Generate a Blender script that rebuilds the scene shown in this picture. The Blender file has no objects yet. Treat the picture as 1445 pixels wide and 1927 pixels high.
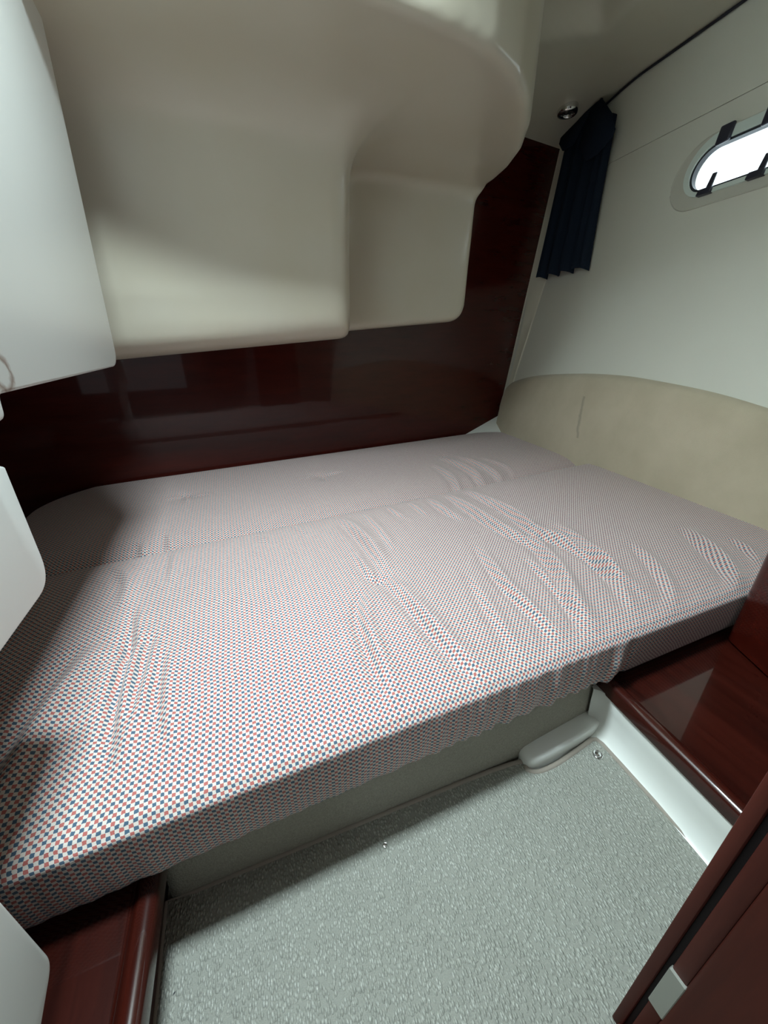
import bpy, bmesh, math, random
import numpy as np
from mathutils import Vector
random.seed(3)
S = bpy.context.scene
C = S.collection
ZO = 0.71                      # camera height above the carpet; z values below are relative to eye level

# ------------------------------------------------------------------ camera
cd = bpy.data.cameras.new('camera'); cam = bpy.data.objects.new('camera', cd); C.objects.link(cam)
cam.location = (0, 0, ZO); cam.rotation_euler = (math.radians(66), 0, math.radians(-21))
cd.sensor_fit = 'HORIZONTAL'; cd.sensor_width = 36; cd.lens = 723 / 1445 * 36; cd.clip_start = 0.01
S.camera = cam
# ------------------------------------------------------------------ world, lamps, exposure
w = bpy.data.worlds.new('sky'); S.world = w; w.use_nodes = True
bg = w.node_tree.nodes['Background']; bg.inputs[0].default_value = (0.78, 0.95, 1.0, 1); bg.inputs[1].default_value = 3.2

def area(name, loc, size, power, color, rot=(0, 0, 0), size_y=None):
    l = bpy.data.lights.new(name, 'AREA'); l.energy = power; l.color = color; l.size = size
    if size_y: l.shape = 'RECTANGLE'; l.size_y = size_y
    o = bpy.data.objects.new(name, l); C.objects.link(o); o.location = loc; o.rotation_euler = rot
    return o
area('hatch_daylight', (-0.035, 0.53, ZO + 0.985), 0.28, 23, (0.79, 0.96, 1.0), (0, 0, 0), 0.14).data.spread = math.radians(138)
area('rear_fill', (0.0, -1.0, ZO + 0.15), 0.9, 1.3, (0.84, 0.96, 1.0), (math.radians(82), 0, 0), 1.2)  # added fill lamp behind the camera, brightens the riser and cushion front
S.view_settings.view_transform = 'Standard'; S.view_settings.look = 'None'
S.view_settings.exposure = -0.14; S.view_settings.gamma = 1.0; S.view_settings.use_curve_mapping = False
S.cycles.max_bounces = 10; S.cycles.diffuse_bounces = 6

# ------------------------------------------------------------------ helpers
def P(x, y, z): return (x, y, z + ZO)

def link(name, verts, faces, mat, parent=None, smooth=True, uv=None, angle=None):
    me = bpy.data.meshes.new(name); me.from_pydata([tuple(v) for v in verts], [], faces); me.update()
    if mat: me.materials.append(mat)
    if uv is not None:
        l = me.uv_layers.new(name='uv')
        vi = np.empty(len(me.loops), dtype=np.int64); me.loops.foreach_get('vertex_index', vi)
        l.data.foreach_set('uv', np.asarray(uv, dtype=np.float32)[vi].ravel())
    me.polygons.foreach_set('use_smooth', [smooth] * len(me.polygons))
    o = bpy.data.objects.new(name, me); C.objects.link(o)
    if parent: o.parent = parent; o.matrix_parent_inverse = parent.matrix_world.inverted()
    if angle:
        m = o.modifiers.new('split', 'EDGE_SPLIT'); m.split_angle = math.radians(angle)
    return o

def from_bm(name, bm, mat, parent=None, smooth=True, angle=35):
    me = bpy.data.meshes.new(name); bmesh.ops.recalc_face_normals(bm, faces=bm.faces[:]); bm.to_mesh(me); bm.free()
    if mat: me.materials.append(mat)
    me.polygons.foreach_set('use_smooth', [smooth] * len(me.polygons))
    o = bpy.data.objects.new(name, me); C.objects.link(o)
    if parent: o.parent = parent; o.matrix_parent_inverse = parent.matrix_world.inverted()
    if smooth and angle:
        m = o.modifiers.new('split', 'EDGE_SPLIT'); m.split_angle = math.radians(angle)
    return o

def tag(o, label, cat, group=None):
    o['label'] = label; o['category'] = cat
    if group: o['group'] = group
    return o

def struct(o): o['kind'] = 'structure'; return o

def empty(name, loc):
    o = bpy.data.objects.new(name, None); C.objects.link(o); o.location = loc
    o.empty_display_size = 0.05; bpy.context.view_layer.update(); return o

def prism_bm(poly, off, bevel=0.0, seg=3):
    """closed polygon of 3-D points extruded along the vector off"""
    bm = bmesh.new(); vs = [bm.verts.new(p) for p in poly]; f = bm.faces.new(vs)
    r = bmesh.ops.extrude_face_region(bm, geom=[f]); nv = [g for g in r['geom'] if isinstance(g, bmesh.types.BMVert)]
    bmesh.ops.translate(bm, verts=nv, vec=off)
    bmesh.ops.recalc_face_normals(bm, faces=bm.faces[:])
    if bevel: bmesh.ops.bevel(bm, geom=bm.edges[:], offset=bevel, segments=seg, profile=0.5, affect='EDGES', clamp_overlap=True)
    return bm

def box_bm(x0, x1, y0, y1, z0, z1, bevel=0.0, seg=3):
    return prism_bm([P(x0, y0, z0), P(x1, y0, z0), P(x1, y1, z0), P(x0, y1, z0)], (0, 0, z1 - z0), bevel, seg)

def tube(name, pts, r, mat, parent=None, closed=False, n=10, squash=None):
    pts = [Vector(p) for p in pts]; verts = []; faces = []; m = len(pts)
    for i, p in enumerate(pts):
        a = pts[i - 1] if (i or closed) else p; b = pts[(i + 1) % m] if (i < m - 1 or closed) else p
        t = (b - a).normalized(); up = Vector((0, 0, 1)) if abs(t.z) < 0.95 else Vector((0, 1, 0))
        s = t.cross(up).normalized(); q = s.cross(t)
        k = squash or 1.0
        for j in range(n):
            an = 2 * math.pi * j / n; verts.append(p + s * r * math.cos(an) + q * r * k * math.sin(an))
    for i in range(m if closed else m - 1):
        for j in range(n):
            a = i * n + j; b = i * n + (j + 1) % n; c = ((i + 1) % m) * n + (j + 1) % n; d = ((i + 1) % m) * n + j
            faces.append((a, b, c, d))
    if not closed: faces += [tuple(range(n - 1, -1, -1)), tuple(range((m - 1) * n, m * n))]
    return link(name, verts, faces, mat, parent)

def smooth_path(pts, k=8, closed=False):
    out = []; m = len(pts); pts = [np.array(p, float) for p in pts]
    for i in range(m if closed else m - 1):
        p0 = pts[i - 1] if (i or closed) else pts[0]; p1 = pts[i]; p2 = pts[(i + 1) % m]
        p3 = pts[(i + 2) % m] if (i + 2 < m or closed) else pts[-1]
        for j in range(k):
            t = j / k
            out.append(0.5 * ((2 * p1) + (p2 - p0) * t + (2 * p0 - 5 * p1 + 4 * p2 - p3) * t * t + (3 * p1 - p0 - 3 * p2 + p3) * t ** 3))
    if not closed: out.append(pts[-1])
    return out

# ------------------------------------------------------------------ materials
class M_:
    def __init__(s, name, color=(.8, .8, .8), rough=.5, metal=0, coat=0, spec=.5, coat_rough=.05, sheen=0):
        s.m = bpy.data.materials.new(name); s.m.use_nodes = True; s.t = s.m.node_tree; s.b = s.t.nodes['Principled BSDF']
        i = s.b.inputs; i['Base Color'].default_value = (*color, 1); i['Roughness'].default_value = rough
        i['Metallic'].default_value = metal; i['Specular IOR Level'].default_value = spec
        i['Coat Weight'].default_value = coat; i['Coat Roughness'].default_value = coat_rough; i['Sheen Weight'].default_value = sheen
    def n(s, kind, **kw):
        nd = s.t.nodes.new('ShaderNode' + kind)
        for k, v in kw.items():
            if k in nd.inputs.keys(): nd.inputs[k].default_value = v
            else: setattr(nd, k, v)
        return nd
    def l(s, a, b): s.t.links.new(a, b)
    def math(s, op, a, b=None, c=None):
        nd = s.t.nodes.new('ShaderNodeMath'); nd.operation = op
        for k, v in enumerate((a, b, c)):
            if v is None: continue
            if isinstance(v, (int, float)): nd.inputs[k].default_value = v
            else: s.l(v, nd.inputs[k])
        return nd.outputs[0]
    def mix(s, f, a, b):
        nd = s.t.nodes.new('ShaderNodeMix'); nd.data_type = 'RGBA'
        for sock, v in ((nd.inputs[0], f), (nd.inputs[6], a), (nd.inputs[7], b)):
            if isinstance(v, (int, float)): sock.default_value = v
            elif isinstance(v, tuple): sock.default_value = (*v, 1) if len(v) == 3 else v
            else: s.l(v, sock)
        return nd.outputs[2]
    def ramp(s, f, stops):
        nd = s.t.nodes.new('ShaderNodeValToRGB'); s.l(f, nd.inputs[0]); e = nd.color_ramp.elements
        while len(e) < len(stops): e.new(.5)
        for k, (p, c) in enumerate(stops): e[k].position = p; e[k].color = (*c, 1) if isinstance(c, tuple) else (c, c, c, 1)
        return nd.outputs[0]
    def obj(s, scale=(1, 1, 1), rot=(0, 0, 0)):
        tc = s.n('TexCoord'); mp = s.n('Mapping'); mp.inputs['Scale'].default_value = scale; mp.inputs['Rotation'].default_value = rot
        s.l(tc.outputs['Object'], mp.inputs[0]); return mp.outputs[0]
    def noise(s, vec, scale, detail=3, rough=.5):
        nd = s.n('TexNoise', Scale=scale, Detail=detail, Roughness=rough); s.l(vec, nd.inputs['Vector']); return nd.outputs['Fac']
    def bump(s, h, strength=.3, dist=.001):
        nd = s.n('Bump', Strength=strength, Distance=dist); s.l(h, nd.inputs['Height']); s.l(nd.outputs[0], s.b.inputs['Normal'])
    def base(s, c): s.l(c, s.b.inputs['Base Color'])

def gel(name, col, rough=.28, orange=.05):
    g = M_(name, col, rough, coat=.25, coat_rough=.15); v = g.obj()
    n1 = g.noise(v, 6, 4)
    g.base(g.mix(g.ramp(n1, [(.35, 0.), (.75, 1.)]), col, tuple(c * k for c, k in zip(col, (.97, .955, .92)))))
    g.bump(g.noise(v, 900, 2), orange, .0004); return g.m
m_gel = gel('cream_gelcoat', (.57, .525, .43))
m_white = gel('white_gelcoat', (.80, .81, .78))
m_ceil = gel('cream_ceiling_gelcoat', (.60, .58, .48), .4, .12)

def vinyl():
    g = M_('hull_lining_vinyl', (.76, .75, .66), .5); v = g.obj()
    g.base(g.mix(g.noise(v, 3, 3), (.77, .76, .67), (.71, .69, .60)))
    vo = g.n('TexVoronoi', Scale=700.); g.l(v, vo.inputs['Vector'])
    g.bump(vo.outputs['Distance'], .25, .0006); return g.m
m_vinyl = vinyl()

def suede():
    g = M_('beige_suede', (.5, .43, .33), .95, sheen=.35, spec=.15); v = g.obj()
    a = g.noise(v, 4, 5, .6); col = g.mix(g.ramp(a, [(.35, 0.), (.68, 1.)]), (.56, .475, .35), (.46, .39, .28))
    # shade of a crease, painted into the colour as a wobbly dark line
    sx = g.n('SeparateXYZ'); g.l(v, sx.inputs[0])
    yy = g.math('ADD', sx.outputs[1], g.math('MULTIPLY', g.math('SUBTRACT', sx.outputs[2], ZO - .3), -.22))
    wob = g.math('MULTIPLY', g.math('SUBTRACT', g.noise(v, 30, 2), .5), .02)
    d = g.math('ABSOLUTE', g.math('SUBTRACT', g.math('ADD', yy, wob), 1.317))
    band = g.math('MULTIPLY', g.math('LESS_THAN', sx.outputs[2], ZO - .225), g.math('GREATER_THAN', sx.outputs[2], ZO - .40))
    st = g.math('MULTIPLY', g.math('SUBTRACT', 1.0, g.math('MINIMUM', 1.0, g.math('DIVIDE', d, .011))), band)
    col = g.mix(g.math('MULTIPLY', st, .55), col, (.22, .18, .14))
    g.base(col); g.bump(g.noise(v, 500, 3), .5, .0012); return g.m
m_suede = suede()

def wood(name, axis=(1, 0, 0), dark=(.040, .0045, .0025), light=(.066, .0075, .004), rough=.25, coat=1.0):
    g = M_(name, dark, rough, coat=coat, coat_rough=.04, spec=.2)
    sc = [34, 34, 34]
    for k in range(3):
        if axis[k]: sc[k] = 2.2
    v = g.obj(tuple(sc)); a = g.noise(v, 1.0, 6, .62)
    b = g.noise(g.obj((1, 1, 1)), 2.5, 3)
    col = g.mix(g.ramp(a, [(.3, 0.), (.7, 1.)]), dark, light)
    col = g.mix(g.math('MULTIPLY', b, .12), col, tuple(c * .6 for c in dark))
    g.base(col); g.bump(g.noise(g.obj((1, 1, 1)), 9, 2), .03, .002); return g.m
m_wood = wood('varnished_mahogany', coat=.55)
m_wood_y = wood('varnished_mahogany_shelf', (0, 1, 0), (.018, .0028, .0018), (.055, .0085, .005))
m_wood_v = wood('varnished_mahogany_upright', (0, 0, 1), (.065, .011, .007), (.12, .026, .017), .6, .0)
m_wood_dk = wood('dark_wood_upright', (0, 0, 1), (.018, .003, .002), (.04, .006, .004), .35, .4)
m_wood_leaf = wood('satin_mahogany_door', (0, 0, 1), (.055, .008, .004), (.11, .018, .009), .6, .0)
m_groove = M_('dark_groove', (.012, .006, .008), .8).m

CH = .0043
def fabric():
    g = M_('checked_upholstery', (.7, .68, .64), .72, sheen=.25, spec=.25)
    uv = g.n('UVMap'); sx = g.n('SeparateXYZ'); g.l(uv.outputs[0], sx.inputs[0])
    # slight weave distortion so that rows do not run ruler-straight
    tc = g.n('TexCoord')
    dn = g.noise(tc.outputs['Object'], 14, 2); dn2 = g.noise(tc.outputs['Object'], 400, 1)
    u = g.math('ADD', g.math('DIVIDE', sx.outputs[0], CH), g.math('ADD', g.math('MULTIPLY', dn, 1.6), g.math('MULTIPLY', dn2, .35)))
    vv = g.math('ADD', g.math('DIVIDE', sx.outputs[1], CH), g.math('ADD', g.math('MULTIPLY', dn, 1.1), g.math('MULTIPLY', dn2, .35)))
    fu = g.math('FLOOR', u); fv = g.math('FLOOR', vv)
    par = g.math('FLOORED_MODULO', g.math('ADD', fu, fv), 2.0)
    col2 = g.math('FLOORED_MODULO', fu, 2.0)
    yarn = g.mix(g.math('GREATER_THAN', col2, .5), (.43, .12, .105), (.06, .11, .17))
    thr = g.noise(tc.outputs['Object'], 1100, 2)
    cream = g.mix(thr, (.57, .50, .455), (.72, .645, .59))
    g.base(g.mix(g.math('GREATER_THAN', par, .5), cream, yarn))
    g.bump(thr, .35, .0006); return g.m
m_fabric = fabric()

def carpet():
    g = M_('woven_sisal_carpet', (.5, .5, .44), .95, spec=.15)
    v = g.obj((1, 1, 1)); vo = g.n('TexVoronoi', Scale=1.0); mp = g.obj((330, 190, 200), (0, 0, .12)); g.l(mp, vo.inputs['Vector'])
    g.l(mp, vo.inputs['Vector'])
    k = g.ramp(vo.outputs['Distance'], [(.1, 1.), (.62, 0.)])
    r = g.n('SeparateColor'); g.l(vo.outputs['Color'], r.inputs[0])
    tone = g.mix(g.ramp(r.outputs[0], [(.3, 0.), (1., 1.)]), (.45, .45, .40), (.68, .68, .62))
    patch = g.noise(v, 5, 3)
    tone = g.mix(g.ramp(patch, [(.4, 0.), (.75, .25)]), tone, (.33, .33, .27))
    col = g.mix(k, (.30, .30, .265), tone)
    # fibre rows
    lint = g.noise(v, 75, 1); col = g.mix(g.ramp(lint, [(.80, 0.), (.83, 1.)]), col, (.03, .03, .04))
    g.base(col); hh = g.math('ADD', k, g.math('MULTIPLY', g.noise(v, 900, 2), .4)); g.bump(hh, .9, .003); return g.m
m_carpet = carpet()
def liner():
    g = M_('grey_beige_carpet_lining', (.36, .335, .28), .98, spec=.1); v = g.obj()
    g.base(g.mix(g.noise(v, 320, 3, .7), (.23, .215, .18), (.47, .44, .37))); g.bump(g.noise(v, 420, 3), .8, .0025); return g.m
m_liner = liner()
m_bind = M_('taupe_binding_tape', (.30, .26, .22), .8).m
def navy():
    g = M_('navy_curtain_cloth', (.014, .022, .038), .9, sheen=0, spec=.1); v = g.obj()
    g.bump(g.noise(v, 700, 2), .4, .0006); return g.m
m_navy = navy()
m_chrome = M_('chrome', (.75, .75, .73), .15, metal=1).m
m_lens = M_('smoked_lamp_lens', (.05, .05, .045), .15, coat=.6).m
m_dark = M_('dark_plastic', (.03, .03, .045), .35).m
m_gasket = M_('black_rubber_gasket', (.02, .022, .03), .4).m
m_frame = M_('white_plastic_window_frame', (.72, .80, .74), .3).m
m_flange = M_('beige_plastic_window_flange', (.60, .58, .50), .45).m
m_steel = M_('dull_steel_plate', (.42, .42, .38), .45, metal=.6).m
def glassm():
    g = M_('window_glass'); t = g.t; out = t.nodes['Material Output']
    tr = t.nodes.new('ShaderNodeBsdfTransparent'); gl = t.nodes.new('ShaderNodeBsdfGlossy'); gl.inputs['Roughness'].default_value = .02
    fr = t.nodes.new('ShaderNodeValue'); fr.outputs[0].default_value = .05; mx = t.nodes.new('ShaderNodeMixShader')
    g.l(fr.outputs[0], mx.inputs[0]); g.l(tr.outputs[0], mx.inputs[1]); g.l(gl.outputs[0], mx.inputs[2]); g.l(mx.outputs[0], out.inputs[0])
    t.nodes.remove(g.b); return g.m
m_glass = glassm()

# ------------------------------------------------------------------ hull side (local s along hull, t up the slope)
HP = np.array([1.526, 1.99, -.414]); E1 = np.array([.0925, .9957, 0.]); E2 = np.array([.15639, -.01453, .98759])
HN = np.cross(E1, E2); HN /= np.linalg.norm(HN)           # points outboard (+x)
if HN[0] < 0: HN = -HN
def H(s, t, o=0.0):                                        # o: metres into the cabin
    p = HP + E1 * s + E2 * t - HN * o; return P(*p)

def stadium(s0, s1, tc, r, n=18):
    pts = []
    for k in range(n + 1):
        a = math.pi / 2 + math.pi * k / n; pts.append((s0 + r * math.cos(a), tc + r * math.sin(a)))   # left cap (towards -s)
    for k in range(n + 1):
        a = -math.pi / 2 + math.pi * k / n; pts.append((s1 + r * math.cos(a), tc + r * math.sin(a)))
    return pts
WS0, WS1 = -1.17, -.852                                   # centres of the two end arcs of the glass

def plate_with_hole(name, outer, inner, o0, o1, mat, parent=None, bev=0):
    """flat plate between two loops in hull coordinates from depth o0 to o1"""
    bm = bmesh.new()
    def loop(pts, o):
        vs = [bm.verts.new(H(s, t, o)) for s, t in pts]
        es = [bm.edges.new((vs[i], vs[(i + 1) % len(vs)])) for i in range(len(vs))]; return vs, es
    for o in (o0, o1):
        a = loop(outer, o); b = loop(inner, o)
        bmesh.ops.triangle_fill(bm, use_beauty=True, use_dissolve=False, edges=a[1] + b[1])
        if o == o0: A, B = a[0], b[0]
        else: A2, B2 = a[0], b[0]
    for X, Y in ((A, A2), (B, B2)):
        for i in range(len(X)):
            j = (i + 1) % len(X); bm.faces.new((X[i], X[j], Y[j], Y[i]))
    return from_bm(name, bm, mat, parent, True, 30)

def clean_hole(bm, inner_pts): pass
SEAM = 1.128; TOP = 1.404
ring_hole = stadium(WS0, WS1, .9575, .078)
struct(plate_with_hole('wall_right', [(-2.9, -.45), (.06, -.45), (.06, SEAM - .0012), (-2.9, SEAM - .0012)], ring_hole, 0.0, -.035, m_vinyl))
up = struct(from_bm('wall_right_upper', prism_bm([H(-2.9, SEAM + .0012), H(.1, SEAM + .0012), H(.1, TOP), H(-2.9, TOP)], tuple(HN * .03)), m_vinyl))
struct(from_bm('trim_1', prism_bm([H(-2.9, SEAM - .004, -.004), H(.06, SEAM - .004, -.004), H(.06, SEAM + .004, -.004), H(-2.9, SEAM + .004, -.004)], tuple(HN * .004)), m_groove))

# portlight
win = empty('window_1', H(-1.01, .9, 0)); struct(win)
plate_with_hole('window_flange', stadium(-1.19, -.823, .945, .105), stadium(WS0, WS1, .9575, .0875), .004, 0.0, m_flange, win)
tube('flange_rim', [H(s, t, .002) for s, t in stadium(-1.19, -.823, .945, .1045, 24)], .003, m_flange, win, closed=True, squash=.8)
plate_with_hole('window_frame', stadium(WS0, WS1, .9575, .0875), stadium(WS0, WS1, .949, .066), .011, -.004, m_frame, win)
plate_with_hole('gasket', stadium(WS0, WS1, .9495, .0665), stadium(WS0, WS1, .949, .059), .006, -.012, m_gasket, win)
bm = prism_bm([H(s, t, -.006) for s, t in stadium(WS0, WS1, .949, .0605)], tuple(HN * .004)); from_bm('glass_pane', bm, m_glass, win)
for sc in (-.868, -1.02, -1.16):                           # clamp levers along the lower edge
    lv = from_bm('clamp_base', prism_bm([H(sc - .024, .868, .002), H(sc + .024, .868, .002), H(sc + .020, .886, .002), H(sc - .024, .886, .002)], tuple(-HN * .018), .003), m_dark, win)
    from_bm('clamp_lever', prism_bm([H(sc - .022, .880, .012), H(sc - .002, .880, .012), H(sc - .006, .925, .008), H(sc - .020, .925, .008)], tuple(-HN * .006), .002), m_dark, lv)
for sc in (-.868, -1.00, -1.135):                           # hinges along the upper edge
    from_bm('hinge', prism_bm([H(sc - .022, 1.006, .008), H(sc + .022, 1.002, .008), H(sc + .022, 1.054, .008), H(sc - .022, 1.054, .008)], tuple(-HN * .012), .005), m_dark, win)

# ------------------------------------------------------------------ bulkhead, ceiling, hidden walls, floor
BA = np.array([-.95, 1.669 - .322 * .149 + .012]); BB = np.array([1.539, 2.004])
bd = (BB - BA) / np.linalg.norm(BB - BA); bnrm = np.array([-bd[1], bd[0]])
def BK(x, z, o=0.0):                                       # point on the bulkhead face at this x
    k = (x - BA[0]) / bd[0]; p = BA + bd * k - bnrm * o; return P(p[0], p[1], z)
poly = [BK(-.95, -.72), BK(1.49, -.72), BK(1.500, -.52), BK(1.545, -.414), BK(1.735, .88), BK(1.75, 1.1), BK(-.95, 1.1)]
struct(from_bm('wall_back', prism_bm(poly, (bnrm[0] * .03, bnrm[1] * .03, 0)), m_wood, smooth=False))
# corner trim between bulkhead and hull lining
tp = []
for z in np.linspace(-.40, .93, 24):
    k = (z + .414) / 1.318; xe = 1.531 + k * .205
    tp.append((xe, z))
vs = []; fs = []
for i, (xe, z) in enumerate(tp):
    a = np.array(BK(xe - .004, z, .002)); b = np.array(BK(xe - .002, z, .010)); t = (z + .414) / .98759
    c = np.array(H(-.055 - .10 * min(1, max(0, z + .2)), t, .005)); d = np.array(H(-.061 - .10 * min(1, max(0, z + .2)), t, .0005)); e = np.array(H(.05, t, -.004))
    vs += [a, b, c, d, e]
for i in range(len(tp) - 1):
    for j in range(4): fs.append((i * 5 + j, i * 5 + j + 1, i * 5 + 5 + j + 1, i * 5 + 5 + j))
fs.append((0, 1, 2, 3, 4))
struct(link('trim_2', vs, fs, gel('cream_corner_strip', (.80, .76, .64)), angle=40))

# ceiling: gently crowned liner with a hatch opening above the floor well
HX0, HX1, HY0, HY1 = -.19, .12, .44, .62
def zc(x, y):
    z = .972
    yb = 2.0 + (x - 1.54) * .149
    d = max(0., .42 - (yb - y)); z -= .085 * (d / .42) ** 1.6
    # shallow moulded facet near the coach roof
    d1 = (x - 1.383) * -.495 + (y - 1.49) * -.869; d2 = (1.383 - x) + .1 * (y - 1.49)
    a = min(d1, d2, y - .95)
    if a > 0: a = min(1., a / .13); z += .12 * (a * a * (3 - 2 * a) * .5 + a * .5)
    return z
xs = sorted(set([-1.0, HX0, HX1] + list(np.linspace(-1.0, 1.76, 150)))); ys = sorted(set([-1.3, HY0, HY1] + list(np.linspace(-1.3, 2.2, 170))))
cv = []; cf = []
for x in xs:
    for y in ys:
        lim = (HP + E1 * ((y - 1.99) / .9957) + E2 * TOP)[0] + .012
        xx = min(x, lim); z = zc(xx, y)
        # shallow triangular moulded recess near the coach roof
        cv.append(P(xx, y, z))
ny = len(ys)
for i in range(len(xs) - 1):
    for j in range(ny - 1):
        mx, my = (xs[i] + xs[i + 1]) / 2, (ys[j] + ys[j + 1]) / 2
        if HX0 < mx < HX1 and HY0 < my < HY1: continue
        cf.append((i * ny + j, i * ny + j + 1, (i + 1) * ny + j + 1, (i + 1) * ny + j))
ceil = link('ceiling', cv, cf, m_ceil); struct(ceil)
so = ceil.modifiers.new('thick', 'SOLIDIFY'); so.thickness = .02; so.offset = -1
struct(from_bm('wall_left', box_bm(-1.0, -.96, -1.3, 1.75, -.72, 1.1), m_wood_dk, smooth=False))
struct(from_bm('wall_front', box_bm(-1.0, 1.4, -1.34, -1.3, -.72, 1.1), m_wood_dk, smooth=False))
struct(from_bm('floor', box_bm(-1.0, 1.6, -1.3, 2.05, -.76, -.7201), m_white, smooth=False))

# ------------------------------------------------------------------ cockpit moulding (one smooth-blended fibreglass shell)
def nets(F, org, h):
    nx, ny, nz = F.shape; s = F < 0
    idx = -np.ones((nx - 1, ny - 1, nz - 1), dtype=np.int64)
    acc = np.zeros((nx - 1, ny - 1, nz - 1, 3)); cnt = np.zeros((nx - 1, ny - 1, nz - 1))
    cor = [(a, b, c) for a in (0, 1) for b in (0, 1) for c in (0, 1)]
    sl = lambda A, c: A[c[0]:nx - 1 + c[0], c[1]:ny - 1 + c[1], c[2]:nz - 1 + c[2]]
    for a in cor:
        for ax in range(3):
            if a[ax]: continue
            b = list(a); b[ax] = 1; fa = sl(F, a); fb = sl(F, tuple(b)); m = (fa < 0) != (fb < 0)
            t = np.where(m, fa / np.where(m, fa - fb, 1), 0)
            for k in range(3): acc[..., k] += np.where(m, a[k] + (t if k == ax else 0), 0)
            cnt += m
    on = cnt > 0; idx[on] = np.arange(on.sum())
    base = np.argwhere(on); V = (base + acc[on] / cnt[on][:, None]) * h + np.array(org)
    faces = []
    for ax in range(3):
        o1, o2 = (ax + 1) % 3, (ax + 2) % 3
        a = np.moveaxis(s, ax, 0)
        lo = s.take(range(0, s.shape[ax] - 1), ax); hi = s.take(range(1, s.shape[ax]), ax)
        e = np.argwhere(lo != hi)
        e = e[(e[:, o1] > 0) & (e[:, o2] > 0) & (e[:, o1] < s.shape[o1] - 1) & (e[:, o2] < s.shape[o2] - 1)]
        def g(d1, d2):
            q = e.copy(); q[:, o1] -= d1; q[:, o2] -= d2; return idx[q[:, 0], q[:, 1], q[:, 2]]
        q = np.stack([g(1, 1), g(0, 1), g(0, 0), g(1, 0)], 1)
        fl = ~lo[tuple(e.T)]; q[fl] = q[fl][:, ::-1]; faces.append(q)
    return V, np.concatenate(faces)

def smin(a, b, k): h = np.clip(.5 + .5 * (b - a) / k, 0, 1); return b + (a - b) * h - k * h * (1 - h)
def smax(a, b, k): return -smin(-a, -b, k)
def poly_sd(X, Y, pts):
    d = np.full(X.shape, 1e9); ins = np.zeros(X.shape, bool); n = len(pts)
    for i in range(n):
        x0, y0 = pts[i - 1]; x1, y1 = pts[i]; ex, ey = x1 - x0, y1 - y0
        t = np.clip(((X - x0) * ex + (Y - y0) * ey) / (ex * ex + ey * ey), 0, 1)
        d = np.minimum(d, np.hypot(X - x0 - t * ex, Y - y0 - t * ey))
        c = (y0 > Y) != (y1 > Y); ins ^= c & (X < (x1 - x0) * (Y - y0) / np.where(y1 == y0, 1e-9, y1 - y0) + x0)
    return np.where(ins, -d, d)

h = .009
gx = np.arange(-.62, 1.12, h); gy = np.arange(.80, 2.02, h); gz = np.arange(-.12, 1.06, h)
X, Y, Z = np.meshgrid(gx, gy, gz, indexing='ij')
rim = [(-0.902, 1.02), (-0.25, 1.02), (-0.12, .965), (0.0, 0.925), (0.22, 0.9075), (0.3608, 0.9218), (0.4939, 0.9372), (0.616, 0.9625), (0.7227, 1.0142), (0.8272, 1.1055), (0.913, 1.21), (0.9845, 1.331), (1.0285, 1.452), (1.0505, 1.562), (1.056, 1.672), (1.056, 2.31), (-0.902, 2.31)]
X2, Y2 = np.meshgrid(gx, gy, indexing='ij')
slab2 = poly_sd(X2, Y2, rim)[:, :, None] + np.zeros_like(Z)
slab = smax(slab2, .55 - Z, .03)
ybk = 2.0 + (X - 1.54) * .149 - .02
# outboard box
zb = .033 + (X - .44) * .085
rbox = smax(smax(X - 1.03 + (Z - .33) * -.04, zb - Z, .07), 1.65 - Y, .035)
# inboard box with a deep concave sweep up into the underside and a narrow upright lip below
zn = -.050 + (X + .275) * .085
lipz = .03 + 0 * X
zz = np.clip((Z - lipz) / (.56 - lipz), 0, 1)
yf = 1.36 - .07 * zz ** 2 - .012 * np.clip(zz * 6, 0, 1)
front = (yf - Y) * .8
nbox = smax(smax(X - .424, zn - Z, .03), front, .09)
F = smin(slab, rbox, .05); F = smin(F, nbox, .02 + .11 * np.clip((Z - .2) / .2, 0, 1))
F = smax(F, Y - ybk, .01); F = smax(F, Z - (1.02), .01); F = smax(F, -.58 - X, .01)
V, Q = nets(F, (gx[0], gy[0], gz[0]), h)
# relax
for it in range(3):
    acc = np.zeros_like(V); cn = np.zeros(len(V))
    for k in range(4):
        for d in (1, 3):
            np.add.at(acc, Q[:, k], V[Q[:, (k + d) % 4]]); np.add.at(cn, Q[:, k], 1)
    V = V * .45 + .55 * acc / np.maximum(cn, 1)[:, None]
V[:, 2] += ZO
ck = link('cockpit_moulding', V, Q.tolist(), m_gel)
tag(ck, 'big cream fibreglass underside of the cockpit hanging over the bed against the dark bulkhead', 'moulding')

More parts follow.
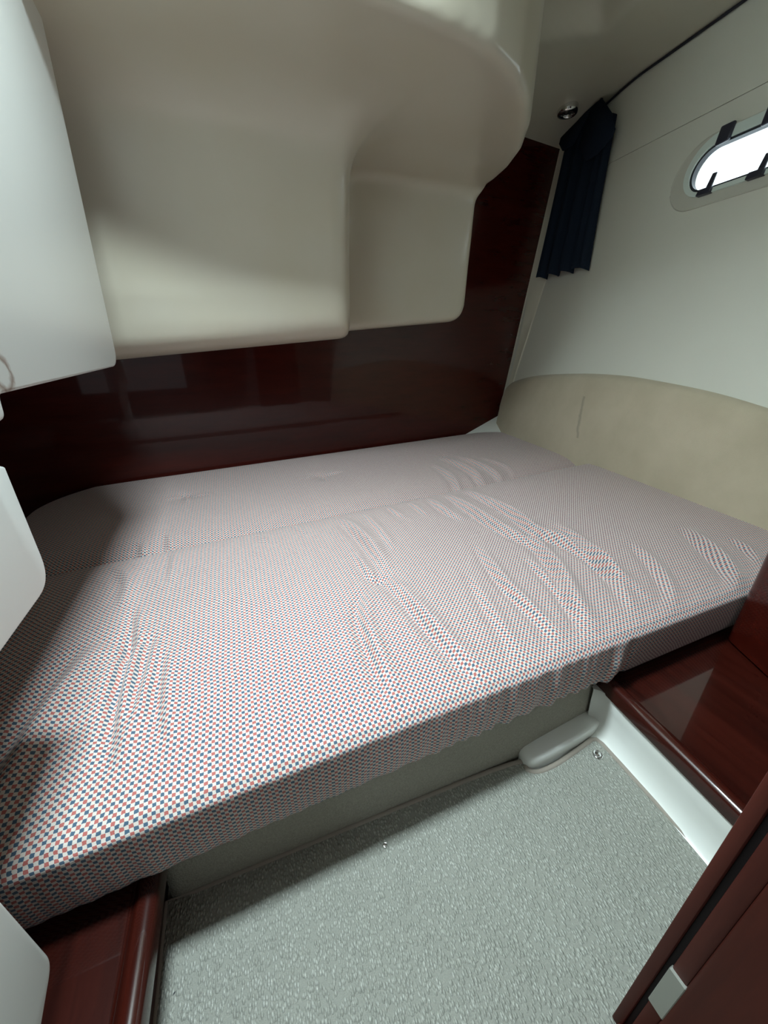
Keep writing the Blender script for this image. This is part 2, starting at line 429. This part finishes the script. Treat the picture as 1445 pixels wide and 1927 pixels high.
# ------------------------------------------------------------------ stair-shaped white moulding on the left
XS = -.225
def rounded(poly, radii, seg=7):
    out = []; n = len(poly)
    for i in range(n):
        p = np.array(poly[i]); a = np.array(poly[i - 1]); b = np.array(poly[(i + 1) % n]); r = radii[i]
        if r == 0: out.append(tuple(p)); continue
        u = (a - p) / np.linalg.norm(a - p); v = (b - p) / np.linalg.norm(b - p)
        ang = math.acos(max(-1, min(1, u @ v))); d = r / math.tan(ang / 2)
        d = min(d, .45 * np.linalg.norm(a - p), .45 * np.linalg.norm(b - p))
        p0 = p + u * d; p1 = p + v * d
        for k in range(seg + 1):
            t = k / seg; out.append(tuple((1 - t) ** 2 * p0 + 2 * t * (1 - t) * p + t * t * p1))
    return out
k = XS / -.25
st = [(-.5, 1.0), (1.345 * k + .06, 1.0), (1.19 * k, -.056 * k), (.592 * k, -.057 * k), (.586 * k, -.083 * k), (.50 * k, -.095 * k), (.51 * k, -.115 * k),
      (.545 * k, -.13 * k), (.543 * k, -.283 * k), (.33 * k, -.283 * k), (.276 * k, -.42 * k), (.279 * k, -.570 * k), (.02, -.590), (-.5, -.590)]
rd = [0, 0, .05, .01, .01, .008, .008, .0, .035, .03, .02, .018, 0, 0]
sp = rounded(st, rd)
bm = bmesh.new(); vv = [bm.verts.new(P(XS, y, z)) for y, z in sp]; f = bm.faces.new(vv)
r = bmesh.ops.extrude_face_region(bm, geom=[f]); bmesh.ops.translate(bm, verts=[g for g in r['geom'] if isinstance(g, bmesh.types.BMVert)], vec=(-.05, 0, 0))
bmesh.ops.recalc_face_normals(bm, faces=bm.faces[:])
ed = [e for e in bm.edges if all(abs(v.co.x - XS) < 1e-5 for v in e.verts)]
bmesh.ops.bevel(bm, geom=ed, offset=.013, segments=4, profile=.5, affect='EDGES', clamp_overlap=True)
def stainmat():
    g = M_('white_gelcoat_with_rust_hole', (.8, .81, .78), .28, coat=.25, coat_rough=.15)
    v = g.obj(); sx = g.n('SeparateXYZ'); g.l(v, sx.inputs[0])
    wob = g.math('MULTIPLY', g.math('SUBTRACT', g.noise(v, 60, 3), .5), .02)
    dy = g.math('SUBTRACT', sx.outputs[1], .552); dz = g.math('SUBTRACT', sx.outputs[2], ZO - .030)
    d = g.math('ADD', g.math('SQRT', g.math('ADD', g.math('POWER', dy, 2.0), g.math('POWER', dz, 2.0))), wob)
    ringm = g.math('SUBTRACT', 1.0, g.math('MINIMUM', 1.0, g.math('DIVIDE', g.math('ABSOLUTE', g.math('SUBTRACT', d, .019)), .007)))
    g.base(g.mix(g.math('MULTIPLY', ringm, .75), (.80, .81, .78), (.20, .09, .04)))
    return g.m
stair = from_bm('stair_moulding', bm, stainmat(), None, True, 50)
tag(stair, 'white fibreglass companionway stair side with stepped edge along the left of the bed', 'moulding')

# ------------------------------------------------------------------ berth cushions
def seg_dist(PX, PY, pts):
    best = np.full(PX.shape, 1e9); par = np.zeros(PX.shape); side = np.zeros(PX.shape)
    L = [0]
    for i in range(len(pts) - 1): L.append(L[-1] + math.dist(pts[i], pts[i + 1]))
    for i in range(len(pts) - 1):
        (x0, y0), (x1, y1) = pts[i], pts[i + 1]; ex, ey = x1 - x0, y1 - y0; l2 = ex * ex + ey * ey
        t = np.clip(((PX - x0) * ex + (PY - y0) * ey) / l2, 0, 1)
        d = np.hypot(PX - x0 - t * ex, PY - y0 - t * ey); m = d < best
        best = np.where(m, d, best); par = np.where(m, (L[i] + t * math.sqrt(l2)) / L[-1], par)
        side = np.where(m, np.sign((PX - x0) * ey - (PY - y0) * ex), side)
    return best, par, side

def fold(PX, PY, pts, amp, wd, sharp=0.0):
    pts = [tuple(p) for p in smooth_path(pts, 5)]
    d, t, sd = seg_dist(PX, PY, pts); env = np.sin(np.pi * np.clip(t, 0, 1)) ** .8
    sd_ = d * sd
    ridge = np.exp(-(sd_ / wd) ** 2) - .8 * np.exp(-((sd_ - wd * 1.5) / (wd * .8)) ** 2) * (1 + sharp)
    return 2.0 * amp * env * ridge

def cushion(name, fn_front, fn_back, x0f, x1f, ztop, thick, folds, buttons, res=.006, gather=None, edge_r=.009, dip=0):
    nu = int(2.1 / res); nv = int(.72 / res)
    u = np.linspace(0, 1, nu); v = np.linspace(0, 1, nv); U, W = np.meshgrid(u, v, indexing='ij')
    yc = fn_front(0) * 0
    # outline: left / right edges depend on y, front/back on x
    YY = fn_front(.4) + (fn_back(.4) - fn_front(.4)) * W
    XL = x0f(YY); XR = x1f(YY); XX = XL + (XR - XL) * U
    YY = fn_front(XX) + (fn_back(XX) - fn_front(XX)) * W
    XL = x0f(YY); XR = x1f(YY); XX = XL + (XR - XL) * U
    # distance to the outline for rounding the shoulders
    dF = YY - fn_front(XX); dB = fn_back(XX) - YY; dL = XX - XL; dR = XR - XX
    dm = np.minimum(np.minimum(dF, dB), np.minimum(dL, dR))
    e = np.clip(dm / edge_r, 0, 1); Zt = ztop - edge_r * (1 - np.sqrt(1 - (1 - e) ** 2))
    sf = lambda d: 1 - np.exp(-np.maximum(d, 0) / .06)
    crown = .010 * sf(dF) * sf(dB) * sf(dL) * sf(dR); Zt = Zt + crown - .010 - dip * np.exp(-(np.maximum(dF, 0) / .075) ** 1.5)
    base_ = np.stack([YY, Zt], -1)
    for f in folds: Zt = Zt + fold(XX, YY, *f) * np.clip(dm / .02, 0, 1)
    for bx, by, dep, wd in buttons:
        d = np.hypot(XX - bx, YY - by); Zt -= dep * np.exp(-(d / wd) ** 1.3)
        Zt -= .0025 * np.exp(-(d / (wd * 3.5)) ** 2) * (.5 + .5 * np.cos(5 * np.arctan2(YY - by, XX - bx))) 
    top = np.stack([XX, YY, Zt], -1)
    dl = np.linalg.norm(np.diff(base_, axis=1), axis=2); VV = np.concatenate([np.zeros((nu, 1)), np.cumsum(dl, axis=1)], axis=1)
    VV = VV - VV[:, nv // 2:nv // 2 + 1] + YY[:, nv // 2:nv // 2 + 1]
    verts = top.reshape(-1, 3).tolist(); uv = np.stack([XX, VV], -1).reshape(-1, 2).tolist(); faces = []
    vper = None
    for i in range(nu - 1):
        for j in range(nv - 1):
            a = i * nv + j; faces.append((a, a + nv, a + nv + 1, a + 1))
    # side walls
    per = [(i, 0) for i in range(nu)] + [(nu - 1, j) for j in range(1, nv)] + [(i, nv - 1) for i in range(nu - 2, -1, -1)] + [(0, j) for j in range(nv - 2, 0, -1)]
    vper = np.array([VV[i, j] for i, j in per]); m = len(per); K = 12; ptop = np.array([top[i, j] for i, j in per]); cen = np.array([XX.mean(), YY.mean()])
    nr = np.roll(ptop, -1, 0) - np.roll(ptop, 1, 0); nn = np.stack([nr[:, 1], -nr[:, 0]], 1); nn /= np.maximum(np.linalg.norm(nn, axis=1), 1e-9)[:, None]
    arc = np.concatenate([[0], np.cumsum(np.linalg.norm(np.diff(ptop[:, :2], axis=0), axis=1))])
    prev = [i * nv + j for i, j in per]
    # separate uv start for the walls
    for kk in range(K + 1):
        t = kk / K; cur = []
        zt = ptop[:, 2] * (1 - t) + (ztop - thick) * t
        bul = .005 * math.sin(math.pi * t) ** .8 - .003 * t
        g = 0
        if gather is not None: g = gather(ptop[:, 0], t)
        off = np.where(np.arange(m) < nu, bul + g, bul * .7)
        for q in range(m):
            verts.append((ptop[q, 0] + nn[q, 0] * off[q], ptop[q, 1] + nn[q, 1] * off[q], zt[q]))
            uv.append((ptop[q, 0] if q < nu or nu + nv <= q < 2 * nu + nv else ptop[q, 0] + ptop[q, 1], vper[q] - t * (thick - .012))); cur.append(len(verts) - 1)
        for q in range(m):
            r_ = (q + 1) % m
            faces.append((prev[q], cur[q], cur[r_], prev[r_]) if kk else (prev[q], cur[q], cur[r_], prev[r_]))
        prev = cur
    faces.append(tuple(prev[::-1]))
    verts = [(x, y, z + ZO) for x, y, z in verts]
    return link(name, verts, faces, m_fabric, uv=uv)

near_f = lambda x: .334 + .030 * np.clip(x, -.7, 1.5)
seam = lambda x: .972 + .1232 * (x + .445)
back = lambda x: 1.664 + .149 * (x + .628)
xl_n = lambda y: -.62 + 0 * y
xr_n = lambda y: 1.395 + .086 * (y - .56) + .10 * np.clip((y - 1.0) / 1., 0, 1) ** 1 - .35 * np.clip((.47 - y) / .12, 0, 1) ** 2
def gather(x, t):
    a = np.exp(-((x - .42) / .20) ** 2) + .25 * np.exp(-((x + .1) / .3) ** 2)
    a = a * (x < .63)
    return (.0048 * a * (np.sin(x * 190 + 3 * np.sin(x * 23)) + .5 * np.sin(x * 83 + 2)) + .009 * np.exp(-((x - .607 + .02 * t) / .010) ** 2) - .007 * np.exp(-((x - .630) / .008) ** 2)) * min(1, t * 2.2) * (1.0 - .3 * t)
nf = [
 ([(.262, 1.02), (.284, .828), (.280, .70)], .007, .016),
 ([(.335, 1.02), (.335, .86), (.33, .77)], .003, .010),
 ([(.216, .64), (.181, .565), (.17, .461), (.165, .394), (.15, .352)], .0045, .013, .5),
 ([(.275, .675), (.29, .532), (.298, .445), (.312, .382), (.334, .345)], .005, .015, .5),
 ([(.23, .80), (.235, .72), (.24, .67)], .004, .010),
 ([(.735, 1.10), (.76, .881), (.748, .748), (.774, .64), (.767, .521), (.745, .40)], .009, .018, .2),
 ([(.658, 1.085), (.656, .899), (.668, .748), (.70, .64)], .008, .017, .2),
 ([(.58, 1.07), (.575, .95), (.59, .86)], .005, .014),
 ([(.83, .76), (.80, .62), (.745, .49), (.68, .39)], .007, .015, .2),
 ([(.70, .72), (.66, .58), (.60, .46), (.565, .372)], .008, .016, .3),
 ([(.618, .63), (.593, .489), (.555, .398), (.54, .362)], .005, .012, .2),
 ([(.542, .729), (.50, .545), (.489, .408), (.458, .352)], .0055, .013, .3),
 ([(.45, .62), (.42, .50), (.40, .40), (.385, .345)], .003, .012, .2),
 ([(1.15, .60), (1.117, .555), (1.064, .471), (1.01, .405), (.955, .362)], .009, .018),
 ([(1.20, .52), (1.16, .45), (1.11, .41)], .004, .012),
 ([(.93, .60), (.88, .50), (.81, .41), (.75, .37)], .005, .014),
 ([(-.227, .75), (-.214, .64), (-.212, .549), (-.201, .451), (-.19, .40)], .006, .011, .9),
 ([(-.183, .66), (-.185, .561), (-.187, .481), (-.19, .43)], .0035, .009, .6),
 ([(-.158, .61), (-.15, .484), (-.133, .41)], .0035, .011, .3),
 ([(-.302, .945), (-.268, .861), (-.259, .76)], .004, .014),
 ([(-.19, .99), (-.185, .90), (-.178, .82)], .003, .010),
 ([(-.275, .66), (-.303, .543), (-.315, .43), (-.31, .37)], .008, .022, .2),
 ([(.02, 1.0), (.03, .93)], .0025, .010), ([(.12, 1.02), (.135, .95)], .0025, .010), ([(.42, 1.05), (.43, .94)], .003, .010), ([(.50, 1.06), (.505, .93)], .003, .010),
]
nb = [(.242, .668, .012, .020), (-.225, .635, .010, .022), (.748, .748, .008, .03)]
cn_ = cushion('berth_cushion', near_f, lambda x: seam(x) - .001, xl_n, xr_n, -.480, .113, nf, nb, .0055, gather)
tag(cn_, 'near berth cushion in cream, red and blue checked fabric with creases, over the carpeted floor', 'cushion')
xr_f = lambda y: 1.522 + .028 * (y - 1.2) - .05 * np.clip((y - 1.92) / .08, 0, 1) ** 2
xl_f = lambda y: -.66 + .16 * np.clip((y - 1.45) / .25, 0, 1) ** 2
ff = [
 ([(.875, 1.55), (.899, 1.301), (.856, 1.12)], .007, .018), ([(.962, 1.53), (.982, 1.269), (.955, 1.15)], .006, .018),
 ([(.79, 1.45), (.781, 1.273), (.741, 1.11)], .005, .016), ([(1.05, 1.46), (1.07, 1.30), (1.04, 1.2)], .003, .016),
 ([(-.193, 1.44), (-.27, 1.40)], .0022, .012), ([(-.193, 1.43), (-.11, 1.41)], .0022, .012), ([(-.195, 1.42), (-.19, 1.34)], .003, .010), ([(.294, 1.48), (.20, 1.44)], .0022, .013), ([(.294, 1.48), (.40, 1.50)], .0022, .013), ([(.30, 1.46), (.31, 1.38)], .003, .010),
 ([(-.28, 1.10), (-.275, 1.03)], .005, .012), ([(-.22, 1.13), (-.21, 1.04)], .004, .012)]
fb = [(-.193, 1.43, .016, .03), (.294, 1.474, .016, .03), (.90, 1.56, .014, .03)]
cf_ = cushion('berth_cushion', lambda x: seam(x) + .001, back, xl_f, xr_f, -.494, .099, ff, fb, .0065, edge_r=.014, dip=.038)
tag(cf_, 'far berth cushion in checked fabric with button dimples, lying along the dark bulkhead', 'cushion')

# white berth base under the cushions and the raised white corner behind them
struct(from_bm('trim_3', prism_bm([P(-.95, .45, -.606), P(.60, .51, -.606), P(1.36, .51, -.606), P(1.50, 1.95, -.606), P(-.95, 1.60, -.606)], (0, 0, .010)), m_white, smooth=False))
corner = [P(1.24, 1.945, -.515), P(1.60, 1.60, -.515), P(1.60, 2.0, -.30), P(1.535, 1.992, -.412)]
bm = bmesh.new()
a = bm.verts.new(BK(1.22, -.53, .002)); b = bm.verts.new(BK(1.535, -.418, .002)); c = bm.verts.new(P(1.53, 1.75, -.57)); d = bm.verts.new(P(1.50, 1.5, -.55))
a2 = bm.verts.new(BK(1.22, -.60, .002)); b2 = bm.verts.new(BK(1.535, -.60, .002)); c2 = bm.verts.new(P(1.56, 1.7, -.60)); d2 = bm.verts.new(P(1.50, 1.5, -.60))
for q in ((a, b, c), (a, c, d), (a, a2, b2, b), (b, b2, c2, c), (c, c2, d2, d), (d, d2, a2, a), (a2, b2, c2, d2)): bm.faces.new(q)
tag(from_bm('corner_fillet', bm, m_white, smooth=False), 'small white wedge of fibreglass in the far corner beside the beige pad', 'fillet')

# ------------------------------------------------------------------ beige upholstered pad on the hull side
top = smooth_path([(.015, .06, 0), (.005, .12, 0), (-.02, .165, 0), (-.062, .198, 0), (-.20, .236, 0), (-.354, .260, 0), (-.586, .281, 0), (-.75, .288, 0), (-.891, .286, 0), (-1.142, .268, 0), (-1.33, .240, 0), (-1.62, .185, 0), (-1.66, .16, 0)], 8)
top = [(p[0], p[1]) for p in top]
vs = []; fs = []; K = 14
for i, (s, t) in enumerate(top):
    sb = -.06 - (i / (len(top) - 1)) * 1.60 if i else -.03
    sb = s if i > 20 else s * (i / 20) + (-.085) * (1 - i / 20)
    for k in range(K + 1):
        f = k / K; e = min(1, f / .12); o = .004 + .018 * math.sqrt(max(0, 1 - (1 - e) ** 2)) + .012 * math.sin(math.pi * f)
        edge_s = min(1, (abs(s - top[0][0])) / .05); o *= .4 + .6 * edge_s
        vs.append(H(s + (sb - s) * f, t + (-.13 - t) * f, o))
n = len(top)
for i in range(n - 1):
    for k in range(K): a = i * (K + 1) + k; fs.append((a, a + 1, a + K + 2, a + K + 1))
    fs.append((i * (K + 1), (i + 1) * (K + 1), len(vs) + i + 1, len(vs) + i))
for s, t in top: vs.append(H(s, t, .0005))
pad = link('hull_pad', vs, fs, m_suede)
tag(pad, 'beige suede-covered pad with arched top edge and a dark crease on the hull side', 'pad')

# ------------------------------------------------------------------ varnished shelves either side of the floor well
def shelf(name, edge0, edge1, inner, ztop, side):
    """edge0/edge1: near and far end of the raised nosing; inner: outline of the flat board"""
    root = empty(name, P(inner[0][0], inner[0][1], ztop - .02))
    bm = prism_bm([P(x, y, ztop - .018) for x, y in inner], (0, 0, .013), .001, 1); from_bm('board', bm, m_wood_y, root, True, 30)
    (x0, y0), (x1, y1) = edge0, edge1; ln = math.dist(edge0, edge1); dx, dy = (x1 - x0) / ln, (y1 - y0) / ln
    px, py = -dy * side, dx * side                         # across, away from the well
    prof = [(0, -.026), (0, -.004), (.002, .0), (.006, .003), (.012, .0045), (.019, .003), (.0245, -.0005), (.027, -.004), (.029, -.0055), (.031, -.0055), (.031, -.026)]
    vs = []; fs = []
    for (x, y) in (edge0, edge1):
        for o, z in prof: vs.append(P(x + px * o, y + py * o, ztop + z))
    n = len(prof)
    for j in range(n): fs.append((j, (j + 1) % n, n + (j + 1) % n, n + j))
    fs += [tuple(range(n - 1, -1, -1)), tuple(range(n, 2 * n))]
    link('nosing', vs, fs, m_wood_y, root, angle=60)
    return root
rs = shelf('side_shelf', (.5605, -.10), (.600, .40), [(.590, -.10), (.90, -.10), (.885, .2), (1.3, .44), (1.3, .50), (.629, .50)], -.605, -1)
for ch in rs.children: pass
tag(rs, 'varnished red mahogany shelf with raised nosing right of the carpeted floor', 'shelf')
ls = shelf('side_shelf', (-.182, -.35), (-.166, .42), [(-.213, -.35), (-.70, -.35), (-.70, .42), (-.197, .42)], -.605, 1)
from_bm('side_panel', box_bm(-.205, -.187, -.35, .40, -.7195, -.630, .001, 1), m_wood_dk, ls)
tag(ls, 'dark varnished mahogany shelf with raised nosing at lower left beside the carpet', 'shelf')

# ------------------------------------------------------------------ white well liner: right side, back corner; carpeted riser
def sweep(name, path, prof, mat, parent=None, angle=60):
    """prof(point index fraction)-> list of (across, z); path of (x, y, nx, ny)"""
    vs = []; fs = []
    for i, (x, y, nx, ny_) in enumerate(path):
        for o, z in prof: vs.append(P(x + nx * o, y + ny_ * o, z))
    n = len(prof)
    for i in range(len(path) - 1):
        for j in range(n - 1): a = i * n + j; fs.append((a, a + 1, a + n + 1, a + n))
    return link(name, vs, fs, mat, parent, angle=angle)
pr = [(.03, -.628), (.002, -.628), (0, -.632), (-.001, -.66), (-.004, -.685), (-.010, -.700), (-.020, -.710), (-.034, -.7155), (-.06, -.717)]
path = [(.5625, -.10, 1, 0), (.578, .10, 1, 0), (.5965, .300, 1, 0), (.5975, .330, 1, .05), (.596, .346, .95, .3), (.591, .357, .75, .66), (.583, .365, .4, .92)]
struct(sweep('trim_4', path, pr, m_white))
# riser: carpet-lined vertical face under the near cushion
vs = []; fs = []; K = 10
xs_ = np.linspace(-.1775, .590, 60)
for x in xs_:
    for k in range(K + 1):
        t = k / K; z = -.600 - .116 * t; y = .366 - .010 * t - .012 * (x + .18) + .10 * max(0, x - .41) ; vs.append(P(x, y, z))
for i in range(len(xs_) - 1):
    for k in range(K): a = i * (K + 1) + k; fs.append((a, a + 1, a + K + 2, a + K + 1))
riser = link('berth_riser', vs, fs, m_liner); so = riser.modifiers.new('thick', 'SOLIDIFY'); so.thickness = .012; so.offset = -1
tag(riser, 'grey-beige carpeted riser below the front edge of the near cushion', 'riser')
# white raised tongue at the foot of the riser
tl = smooth_path([(.60, .385, 0), (.50, .385, 0), (.430, .380, 0), (.409, .362, 0), (.403, .338, 0), (.413, .3235, 0), (.450, .3215, 0), (.52, .3265, 0), (.565, .3325, 0), (.60, .341, 0)], 6)
vs = []; fs = []; n = len(tl); cx, cy = .50, .345
for ring, (sc, z) in enumerate(((1.0, -.719), (1.0, -.702), (.965, -.695), (.88, -.6915), (.6, -.690), (.2, -.690))):
    for p in tl: vs.append(P(cx + (p[0] - cx) * (sc if ring > 1 else 1) if True else 0, cy + (p[1] - cy) * sc - 0, z))
for r_ in range(5):
    for i in range(n): j = (i + 1) % n; fs.append((r_ * n + i, r_ * n + j, r_ * n + n + j, r_ * n + n + i))
fs.append(tuple(5 * n + i for i in range(n)))
tag(link('floor_tongue', vs, fs, m_white), 'small white rounded fibreglass tongue at the foot of the carpeted riser', 'moulding')

# ------------------------------------------------------------------ carpet
out = [(-.188, -.40), (-.188, .357)] + [(p[0], p[1]) for p in smooth_path([(-.188, .357, 0), (.113, .352, 0), (.385, .343, 0), (.402, .324, 0), (.420, .314, 0), (.460, .313, 0), (.512, .319, 0), (.560, .326, 0)], 5)][1:] + [(.568, .323), (.571, .312), (.566, .12), (.553, -.10), (.545, -.40)]
root = empty('carpet', P(.15, .1, -.719))
bm = bmesh.new(); v0 = [bm.verts.new(P(x, y, -.719)) for x, y in out]; v1 = [bm.verts.new(P(x, y, -.7105)) for x, y in out]
bm.faces.new(v0); bm.faces.new(v1)
for i in range(len(out)): j = (i + 1) % len(out); bm.faces.new((v0[i], v0[j], v1[j], v1[i]))
from_bm('pile', bm, m_carpet, root, False)
tube('binding', [P(x, y, -.7125) for x, y in out], .0048, m_bind, root, closed=True, n=10)
for sx_, sy_, r_ in ((.5445, .2985, .0078), (.120, .309, .003)):
    vs = []; fs = []; nn_ = 20; prof = [(r_ * 1.25, -.7105), (r_ * 1.2, -.7085), (r_ * .95, -.707), (r_ * .9, -.708), (r_ * .55, -.7066), (.0001, -.706)]
    for rr, z in prof:
        for k_ in range(nn_): vs.append(P(sx_ + rr * math.cos(2 * math.pi * k_ / nn_), sy_ + rr * math.sin(2 * math.pi * k_ / nn_), z))
    for q in range(len(prof) - 1):
        for k_ in range(nn_): fs.append((q * nn_ + k_, q * nn_ + (k_ + 1) % nn_, (q + 1) * nn_ + (k_ + 1) % nn_, (q + 1) * nn_ + k_))
    link('snap_stud', vs, fs, m_chrome, root)
tag(root, 'grey-green woven floor carpet with taupe bound edge and metal snaps', 'carpet')

# ------------------------------------------------------------------ dark locker partition at the right, standing on the shelf
part = [(.954, .357), (.905, .248), (.79, -.01), (.86, -.02), (1.03, .34)]
bm = bmesh.new(); pl = rounded(part, [.03, 0, 0, 0, .02])
va = [bm.verts.new(P(x, y, -.604)) for x, y in pl]; vb = [bm.verts.new(P(x, y, .96)) for x, y in pl]
bm.faces.new(va); bm.faces.new(vb)
for i in range(len(pl)): j = (i + 1) % len(pl); bm.faces.new((va[i], va[j], vb[j], vb[i]))
tag(from_bm('locker_partition', bm, m_wood, None, True, 30), 'dark red wooden locker partition with rounded corner standing on the right shelf', 'partition')

# ------------------------------------------------------------------ door frame and door at lower right
door = empty('door_1', P(.32, .0, -.715)); struct(door)
def board(name, y0, y1, x0, x1, z0, z1, mat, par, bev=.0015): return from_bm(name, box_bm(x0, x1, y0, y1, z0, z1, bev, 2), mat, par, True, 30)
fr_ = board('door_frame', .0535, .0630, .3050, .335, -.715, .95, m_wood_v, door)
board('rebate', .0480, .0536, .3100, .335, -.715, .95, m_groove, fr_)
board('jamb', .0350, .0482, .3060, .335, -.715, .95, m_wood_v, door)
board('door_leaf', -.45, .0352, .3030, .335, -.700, .94, m_wood_leaf, door, .004)
pl_ = from_bm('strike_plate', box_bm(.3035, .309, .0340, .0490, -.606, -.533, .0008, 1), m_steel, door); pl_['label'] = 'dull steel strike plate'
for k_, zz_ in enumerate((-.550, -.590)):
    pass
struct(from_bm('trim_5', box_bm(.27, .345, -.45, .056, -.7105, -.700, .003, 2), m_wood_v))

# ------------------------------------------------------------------ curtain, rail, light
rp = []
for q in np.linspace(-2.0, -.02, 60):
    b_ = HP + E1 * q; zt_ = zc(1.68, b_[1] + .0) - .006; rp.append(H(q, (zt_ - HP[2]) / E2[2], .006))
rail = tube('curtain_rail', rp, .0045, m_gasket)
tag(rail, 'thin dark curtain rail along the joint of ceiling and hull lining', 'rail')
cur = empty('curtain', H(-.25, .72, .03))
def curtain_mesh():
    nu, nv = 170, 60; vs = []; fs = []
    for j in range(nv):
        v = j / (nv - 1)
        sl, sr = -.035 - .050 * v ** .8, -.325 - .105 * v
        for i in range(nu):
            u = i / (nu - 1)
            ph = u * 3.6 * 2 * math.pi + .9 + .6 * math.sin(v * 2.4)
            o = .034 + (math.sin(ph) + .35 * math.sin(2.3 * ph + 1)) * (.009 + .008 * v) + .0015 * math.sin(u * 41 + v * 3)
            s_ = sl + (sr - sl) * u + .008 * math.cos(ph) * (.4 + v)
            tt = 1.33 - .10 * max(0, u - .6) - (1.33 - .715) * v + .005 * math.sin(ph) * v - .10 * max(0, u - .6) * (1 - v) * 0 + .10 * max(0, u - .6) * v
            vs.append(H(s_, tt, max(o, .006)))
    for j in range(nv - 1):
        for i in range(nu - 1): a = j * nu + i; fs.append((a, a + 1, a + nu + 1, a + nu))
    return vs, fs
vs, fs = curtain_mesh(); c1 = link('drape', vs, fs, m_navy, cur); so = c1.modifiers.new('thick', 'SOLIDIFY'); so.thickness = .003
def flap(name, pts):
    vs = [H(*p) for p in pts]
    bm = bmesh.new(); f = bm.faces.new([bm.verts.new(p) for p in vs])
    bmesh.ops.triangulate(bm, faces=[f])
    ob = from_bm(name, bm, m_navy, cur, True, None); s = ob.modifiers.new('thick', 'SOLIDIFY'); s.thickness = .006; return ob
flap('header_flap', [(-.235, 1.372, .045), (-.10, 1.372, .045), (.0, 1.345, .05), (.0, 1.30, .05), (-.05, 1.255, .055), (-.13, 1.25, .06), (-.155, 1.285, .06), (-.125, 1.315, .055), (-.20, 1.345, .055)])
flap('header_flap', [(-.235, 1.372, .050), (-.19, 1.345, .06), (-.185, 1.22, .066), (-.27, 1.14, .066), (-.325, 1.15, .06), (-.375, 1.190, .05), (-.378, 1.215, .05), (-.33, 1.285, .05)])
tag(cur, 'navy blue gathered curtain hanging in the corner between bulkhead and hull side', 'curtain')

lx, ly = 1.572, 1.832; lz = zc(lx, ly)
lamp = empty('ceiling_light', P(lx, ly, lz - .002))
def lathe(name, prof, mat, par, n=36):
    vs = []; fs = []
    for r_, z in prof:
        for k_ in range(n): vs.append(P(lx + r_ * math.cos(2 * math.pi * k_ / n), ly + r_ * math.sin(2 * math.pi * k_ / n), lz + z - (.085 * 1.6 / .42) * .0 * r_))
    for q in range(len(prof) - 1):
        for k_ in range(n): fs.append((q * n + k_, q * n + (k_ + 1) % n, (q + 1) * n + (k_ + 1) % n, (q + 1) * n + k_))
    return link(name, vs, fs, mat, par)
lathe('bezel', [(.043, .010), (.044, -.006), (.042, -.016), (.037, -.021), (.032, -.020), (.029, -.014), (.028, -.008)], m_chrome, lamp)
lathe('lens', [(.030, -.010), (.024, -.013), (.012, -.015), (.0001, -.0155)], m_lens, lamp)
tag(lamp, 'small round chrome ceiling light beside the navy curtain', 'light')
